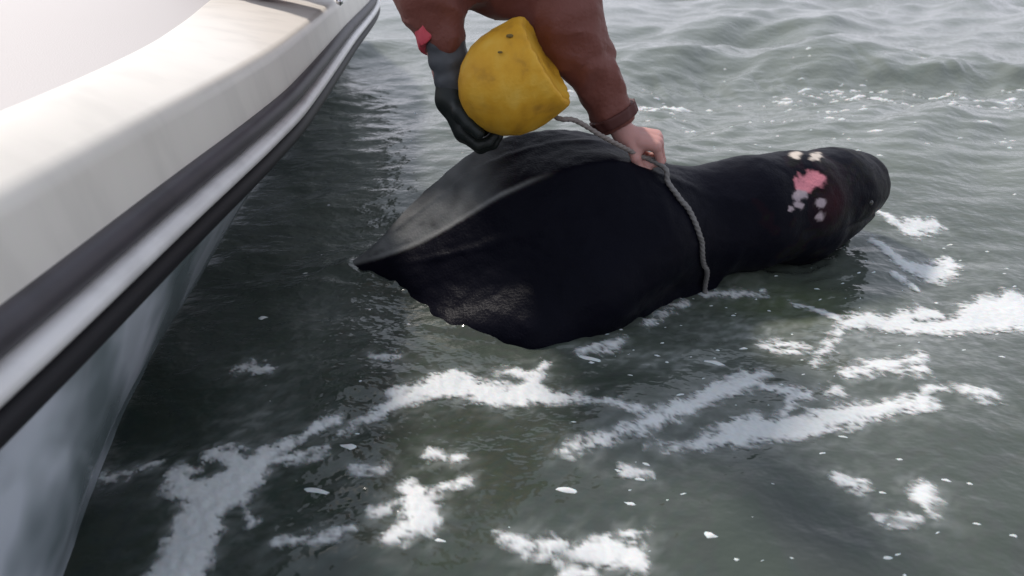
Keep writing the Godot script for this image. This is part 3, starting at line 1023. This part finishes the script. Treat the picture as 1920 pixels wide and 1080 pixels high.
# ---------------------------------------------------------------- buoy and ropes
func build_buoy() -> void:
	var face := Vector3(0.074, 0.560, -1.395)
	var dome := Vector3(-0.105, 0.445, -1.415)
	var buoy := thing("buoy", "yellow foam buoy with one cut flat end, held by the dark gloved hand", "buoy", (face + dome) * 0.5)
	var ax := (face - dome).normalized()
	var b := Basis(ax.cross(Vector3(0, 0, 1)).normalized(), ax, Vector3.ZERO)
	b.z = b.x.cross(b.y)
	var L := (face - dome).length()
	var prof := [[0.0, 0.0], [0.004, 0.020], [0.012, 0.044], [0.028, 0.069], [0.052, 0.092], [0.085, 0.108], [0.115, 0.114], [0.140, 0.114], [0.165, 0.112], [0.188, 0.109], [0.200, 0.106], [0.205, 0.102], [0.206, 0.097], [0.205, 0.091], [0.199, 0.086], [0.197, 0.070], [0.196, 0.035], [0.195, 0.014], [0.180, 0.012], [0.12, 0.011], [0.12, 0.0]]
	var rows := []
	for q in prof:
		var row := PackedVector3Array()
		for k in 72:
			var a := TAU * k / 72
			var n := Vector3(cos(a), 0, sin(a))
			var rr: float = q[1] * (1.0 + 0.018 * noise2.get_noise_3d(n.x * 90.0, q[0] * 900.0, n.z * 90.0)) + 0.0010 * noise2.get_noise_3d(n.x * 600.0, q[0] * 5000.0, n.z * 600.0) * (1.0 if q[1] > 0.01 else 0.0)
			row.append(b * (n * rr + Vector3(0, (q[0] / 0.206 - 0.5) * L + (0.003 * noise2.get_noise_2d(k * 30.0, 4.0) if q[1] > 0.08 and q[0] > 0.18 else 0.0), 0)))
		rows.append(row)
	var ym := StandardMaterial3D.new()
	var ramp := Gradient.new()
	ramp.offsets = PackedFloat32Array([0.0, 0.28, 0.5, 1.0])
	ramp.colors = PackedColorArray([Color(0.60, 0.43, 0.17), Color(0.80, 0.59, 0.17), Color(0.84, 0.63, 0.19), Color(0.88, 0.72, 0.34)])
	var tx := noise_tex(512, 0.006, false, 1.0, 5, 15)
	tx.color_ramp = ramp
	ym.albedo_texture = tx
	ym.roughness = 0.6
	ym.metallic_specular = 0.35
	bumpy(ym, noise_tex(512, 0.05, true, 5.0, 4, 16), 4.0, 0.3)
	put("float", skin(rows, true, true), ym, buoy)
	# two dark gouges near the rim
	for g in [[2.55, 0.178, 0.112, 0.008], [2.30, 0.150, 0.121, 0.005]]:
		var s := SphereMesh.new()
		s.radius = g[3]; s.height = g[3] * 0.9
		var o := put("gouge", s, mat(Color(0.16, 0.11, 0.03), 0.9), buoy)
		o.position = b * Vector3(cos(g[0]) * g[2] * 0.97, (g[1] / 0.206 - 0.5) * L, sin(g[0]) * g[2])

func drape(path: Array, r: float) -> Array:   # a rope drawn tight lies on the skin, half sunk in it
	var curve := Curve3D.new()
	for i in path.size():
		var t: Vector3 = (path[mini(i + 1, path.size() - 1)] - path[maxi(i - 1, 0)]) / 6.0
		curve.add_point(path[i], -t, t)
	var out := []
	for i in 25:
		var p := curve.sample_baked(curve.get_baked_length() * i / 24.0, true)
		if i > 3:
			for k in 8:
				var e := 0.004
				var d := turtle_sdf(p)
				if d > r * 0.7 and d < r * 1.2: break
				if d > 0.05: break
				var g := Vector3(turtle_sdf(p + Vector3(e, 0, 0)) - d, turtle_sdf(p + Vector3(0, e, 0)) - d, turtle_sdf(p + Vector3(0, 0, e)) - d).normalized()
				p += g * (r * 0.85 - d) * 0.8
		out.append(p)
	return out

func build_ropes() -> void:
	var pale := mat(Color(0.22, 0.185, 0.17), 0.55, 0.4)
	var wet := mat(Color(0.15, 0.14, 0.135), 0.4, 0.5)
	for m in [pale, wet]: bumpy(m, noise_tex(256, 0.08, true, 5.0, 3, 91), 20.0, 0.5)
	var o := put("rope", tube([Vector3(0.075, 0.445, -1.43), Vector3(0.108, 0.432, -1.405), Vector3(0.146, 0.425, -1.415), Vector3(0.211, 0.386, -1.425), Vector3(0.273, 0.350, -1.445), Vector3(0.318, 0.325, -1.462), Vector3(0.36, 0.315, -1.47)], 0.0055, 12, 480.0), pale)
	tag(o, "thin pale rope running along the jacket sleeve from yellow buoy to bare hand", "rope", "ropes on the turtle")
	o = put("rope", tube(drape([Vector3(0.330, 0.318, -1.47), Vector3(0.362, 0.308, -1.445), Vector3(0.384, 0.284, -1.410), Vector3(0.405, 0.231, -1.385), Vector3(0.440, 0.150, -1.370), Vector3(0.478, 0.080, -1.375), Vector3(0.507, 0.03, -1.40), Vector3(0.52, -0.08, -1.44)], 0.0062), 0.0062, 12, 450.0), wet)
	tag(o, "wet rope drawn tight from the bare hand down around the turtle's neck", "rope", "ropes on the turtle")

# ----------------------------------------------------------------
func _ready() -> void:
	# camera
	var cam := Camera3D.new()
	cam.name = "camera"
	cam.fov = 50.0
	cam.near = 0.05
	cam.far = 3000.0
	add_child(cam)
	cam.position = Vector3(0, 0.8, 0)
	cam.rotation_degrees = Vector3(-30, 0, 0)
	cam.current = true
	var lens := CameraAttributesPhysical.new()   # a phone video, never quite sharp
	lens.frustum_focal_length = 25.734
	lens.frustum_focus_distance = 1.45
	lens.exposure_aperture = 4.2
	lens.frustum_near = 0.05
	lens.frustum_far = 3000.0
	cam.attributes = lens
	# sky
	var env := Environment.new()
	var sky_m := ProceduralSkyMaterial.new()
	sky_m.sky_top_color = Color(0.68, 0.715, 0.77)
	sky_m.sky_horizon_color = Color(0.87, 0.87, 0.91)
	sky_m.sky_curve = 0.25
	sky_m.ground_bottom_color = Color(0.25, 0.27, 0.28)
	sky_m.ground_horizon_color = Color(0.70, 0.72, 0.76)
	var sky := Sky.new()
	sky.sky_material = sky_m
	env.background_mode = Environment.BG_SKY
	env.sky = sky
	env.background_energy_multiplier = 1.15
	env.tonemap_mode = Environment.TONE_MAPPER_LINEAR
	env.tonemap_exposure = 1.2
	env.sdfgi_enabled = true
	env.ssao_enabled = true
	env.ssil_enabled = true
	var we := WorldEnvironment.new()
	we.name = "world"
	we.environment = env
	add_child(we)
	# sun: high, beyond the boat, so its starboard side is shaded
	var sun := DirectionalLight3D.new()
	sun.name = "sun"
	sun.light_energy = 1.05
	sun.light_color = Color(1.0, 0.97, 0.94)
	sun.light_angular_distance = 6.0
	sun.shadow_enabled = true
	add_child(sun)
	sun.look_at_from_position(Vector3(-0.62, 1.12, -0.79), Vector3.ZERO, Vector3.UP)

	noise.seed = 3
	noise.frequency = 0.01
	noise.noise_type = FastNoiseLite.TYPE_SIMPLEX_SMOOTH
	noise.fractal_octaves = 3
	noise2.seed = 8
	noise2.frequency = 0.05
	noise2.noise_type = FastNoiseLite.TYPE_SIMPLEX_SMOOTH
	noise2.fractal_octaves = 2
	lace_n.seed = 4
	lace_n.frequency = 1.0
	lace_n.noise_type = FastNoiseLite.TYPE_CELLULAR
	lace_n.cellular_return_type = FastNoiseLite.RETURN_DISTANCE2_SUB
	lace_n.fractal_type = FastNoiseLite.FRACTAL_NONE
	make_waves()
	make_near()
	list_foam()
	build_sea()
	build_depths()
	build_boat()
	build_turtle()
	build_person()
	build_buoy()
	build_ropes()
	build_foam()

# foam outlines on the water: spine points x, z and half-width; k is how much narrower a streak is across x than along z
func list_foam() -> void:
	foams.append({"n": "foam_streak", "k": 0.66, "l": "thick white foam streak running off the bottom edge near the boat hull", "p": [[-0.470,-0.544,0.0436, -0.479,-0.623,0.0389, -0.480,-0.683,0.0360, -0.451,-0.722,0.0354, -0.430,-0.763,0.0238, -0.411,-0.788,0.0140, -0.383,-0.819,0.0096, -0.354,-0.851,0.0108, -0.326,-0.868,0.0070], [-0.422,-0.765,0.0110, -0.379,-0.775,0.0065, -0.325,-0.788,0.0047], [-0.554,-0.733,0.0179, -0.530,-0.703,0.0209, -0.482,-0.689,0.0258], [-0.522,-0.785,0.0112, -0.481,-0.775,0.0148, -0.458,-0.751,0.0163], [-0.441,-0.705,0.0087, -0.421,-0.668,0.0051, -0.397,-0.640,0.0033]]})
	foams.append({"n": "foam_streak", "k": 0.62, "l": "ragged white foam streak below the turtle's flipper, peaked at its right end", "p": [[-0.311,-0.838,0.0058, -0.270,-0.876,0.0090, -0.227,-0.920,0.0134, -0.171,-0.964,0.0192, -0.119,-0.990,0.0261, -0.064,-0.968,0.0235, 0.000,-0.957,0.0212, 0.053,-0.964,0.0192, 0.106,-0.952,0.0106, 0.158,-0.944,0.0063, 0.209,-0.933,0.0052, 0.260,-0.917,0.0041], [0.005,-0.957,0.0149, 0.044,-1.008,0.0165, 0.071,-1.062,0.0080], [-0.237,-0.947,0.0074, -0.212,-0.957,0.0085], [-0.033,-1.029,0.0045, 0.017,-1.025,0.0111, 0.044,-1.002,0.0131]]})
	foams.append({"n": "foam_streak", "k": 0.65, "l": "narrow diagonal foam streak rising right to a wide pale fork", "p": [[0.089,-0.798,0.0075, 0.144,-0.820,0.0086, 0.186,-0.847,0.0098, 0.240,-0.876,0.0120, 0.298,-0.913,0.0154, 0.357,-0.944,0.0168, 0.422,-0.985,0.0184, 0.488,-1.020,0.0199, 0.533,-1.047,0.0124], [0.500,-1.008,0.0088, 0.559,-0.977,0.0140, 0.594,-0.968,0.0096], [0.560,-0.964,0.0096, 0.529,-0.913,0.0082, 0.508,-0.890,0.0051]]})
	foams.append({"n": "foam_streak", "k": 0.65, "l": "long tapered foam streak with a hooked right end below the turtle's head", "p": [[0.242,-0.823,0.0038, 0.318,-0.828,0.0077, 0.382,-0.847,0.0157, 0.438,-0.868,0.0259, 0.485,-0.861,0.0228, 0.538,-0.871,0.0209, 0.606,-0.889,0.0192, 0.677,-0.910,0.0174, 0.747,-0.925,0.0156, 0.818,-0.938,0.0167], [0.820,-0.935,0.0104, 0.810,-0.954,0.0064, 0.786,-0.959,0.0042], [0.437,-0.883,0.0141, 0.472,-0.895,0.0101]]})
	foams.append({"n": "foam_streak", "k": 0.47, "l": "broad white foam band running out of the right edge of the photo", "p": [[0.810,-1.257,0.0141, 0.882,-1.272,0.0181, 0.949,-1.252,0.0218, 1.017,-1.238,0.0203, 1.077,-1.252,0.0192, 1.164,-1.286,0.0314, 1.256,-1.306,0.0450, 1.326,-1.311,0.0477], [0.729,-1.377,0.0041, 0.785,-1.316,0.0066, 0.812,-1.262,0.0103], [0.801,-1.243,0.0076, 0.745,-1.184,0.0062, 0.702,-1.135,0.0072, 0.653,-1.075,0.0057], [0.952,-1.281,0.0104, 1.044,-1.316,0.0173, 1.071,-1.301,0.0105]]})
	foams.append({"n": "foam_swirl", "k": 0.38, "l": "thin curled white foam swirl directly under the turtle's snout", "p": [[1.219,-1.884,0.0140, 1.246,-1.790,0.0202, 1.365,-1.815,0.0136], [1.117,-1.666,0.0207, 1.120,-1.561,0.0212, 1.176,-1.529,0.0194, 1.244,-1.555,0.0166, 1.289,-1.602,0.0108], [1.065,-1.503,0.0088, 1.091,-1.457,0.0100], [1.105,-1.711,0.0097, 1.116,-1.655,0.0127]]})
	foams.append({"n": "foam_streak", "k": 0.47, "l": "short straight foam line at the waterline under the turtle's throat", "p": [[0.504,-1.422,0.0042, 0.591,-1.419,0.0056, 0.680,-1.425,0.0042]]})
	foams.append({"n": "foam_patch", "k": 0.54, "l": "faint arched foam patch between the broad right band and the hooked streak", "p": [[0.702,-1.032,0.0089, 0.779,-1.070,0.0137, 0.854,-1.081,0.0104, 0.908,-1.105,0.0094], [0.767,-1.047,0.0068, 0.833,-1.043,0.0101, 0.872,-1.043,0.0090], [0.631,-0.968,0.0064, 0.662,-0.990,0.0087, 0.663,-0.968,0.0053]]})
	foams.append({"n": "foam_streak", "k": 0.74, "l": "thin foam streak curving along the bottom left of the foam clump", "p": [[-0.345,-0.599,0.0063, -0.288,-0.606,0.0064, -0.258,-0.615,0.0064, -0.240,-0.628,0.0049], [-0.219,-0.654,0.0067, -0.191,-0.673,0.0076, -0.167,-0.685,0.0069]]})
	foams.append({"n": "foam_clump", "k": 0.76, "l": "rounded white foam clump with a thin tail at its upper right", "p": [[-0.171,-0.711,0.0123, -0.153,-0.678,0.0256, -0.137,-0.647,0.0257, -0.158,-0.625,0.0163, -0.188,-0.609,0.0064], [-0.138,-0.689,0.0069, -0.105,-0.711,0.0079, -0.071,-0.726,0.0071]]})
	foams.append({"n": "foam_patch", "k": 0.80, "l": "flat white foam patch at the bottom edge with a notch on its left", "p": [[0.087,-0.591,0.0094, 0.111,-0.600,0.0191, 0.151,-0.600,0.0238, 0.178,-0.595,0.0221, 0.190,-0.576,0.0109], [0.170,-0.631,0.0033, 0.207,-0.636,0.0033], [0.077,-0.564,0.0138, 0.115,-0.567,0.0108]]})
	foams.append({"n": "foam_patch", "k": 0.79, "l": "small pale foam patch left of the notched bottom patch", "p": [[-0.016,-0.615,0.0056, 0.020,-0.608,0.0112, 0.048,-0.604,0.0128, 0.088,-0.614,0.0048]]})
	foams.append({"n": "foam_patch", "k": 0.65, "l": "pale foam blot beside scattered flecks at the lower right", "p": [[0.676,-0.700,0.0087, 0.650,-0.678,0.0170, 0.645,-0.657,0.0100], [0.562,-0.642,0.0033, 0.602,-0.640,0.0066, 0.622,-0.640,0.0041]]})
	foams.append({"n": "foam_patch", "k": 0.66, "l": "small teardrop foam patch alone on dark water at lower right", "p": [[0.543,-0.725,0.0107, 0.559,-0.721,0.0124, 0.585,-0.726,0.0053]]})
	foams.append({"n": "foam_patch", "k": 0.71, "l": "short foam dash just under the tip of the diagonal streak", "p": [[0.194,-0.763,0.0064, 0.215,-0.764,0.0073, 0.238,-0.764,0.0055]]})
	foams.append({"n": "foam_patch", "k": 0.71, "l": "short foam dash in dark water left of the twin dashes", "p": [[-0.264,-0.747,0.0054, -0.239,-0.746,0.0063, -0.217,-0.750,0.0045]]})
	foams.append({"n": "foam_patch", "k": 0.71, "l": "slanted foam dash above the tail of the foam clump", "p": [[-0.144,-0.790,0.0056, -0.116,-0.780,0.0084, -0.087,-0.778,0.0056]]})
	foams.append({"n": "foam_patch", "k": 0.52, "l": "square pale foam smear at the right beyond the hooked streak", "p": [[0.895,-0.964,0.0096, 0.925,-0.960,0.0128, 0.953,-0.957,0.0095], [0.828,-0.977,0.0043, 0.874,-0.980,0.0054]]})
	foams.append({"n": "foam_patch", "k": 0.55, "l": "broken white foam ribbon beside the turtle's near shoulder", "p": [[0.147,-1.114,0.0047, 0.190,-1.129,0.0095, 0.230,-1.154,0.0145, 0.254,-1.171,0.0098], [0.319,-1.245,0.0051, 0.389,-1.332,0.0067, 0.453,-1.372,0.0055]]})
	foams.append({"n": "foam_patch", "k": 0.58, "l": "short bright glint on smooth water left of the flipper, laid on as white foam", "p": [[-0.310,-1.073,0.0034, -0.274,-1.075,0.0057, -0.239,-1.071,0.0034]]})  # a glint on the water, painted as a small white foam mesh
	foams.append({"n": "foam_patch", "k": 0.56, "l": "dim foam smudge on the water between hull and turtle tail", "p": [[-0.574,-1.029,0.0056, -0.534,-1.025,0.0100, -0.502,-1.024,0.0056]]})
	foams.append({"n": "foam_line", "k": 0.62, "l": "thin dim foam line touching the boat hull at lower left", "p": [[-0.688,-0.733,0.0054, -0.641,-0.745,0.0063, -0.599,-0.760,0.0046]]})
	foams.append({"n": "foam_patch", "k": 0.53, "l": "ragged foam dashes under the green patch below the turtle's throat", "p": [[0.572,-1.166,0.0049, 0.623,-1.171,0.0110, 0.679,-1.145,0.0060], [0.589,-1.145,0.0048, 0.645,-1.135,0.0060]]})
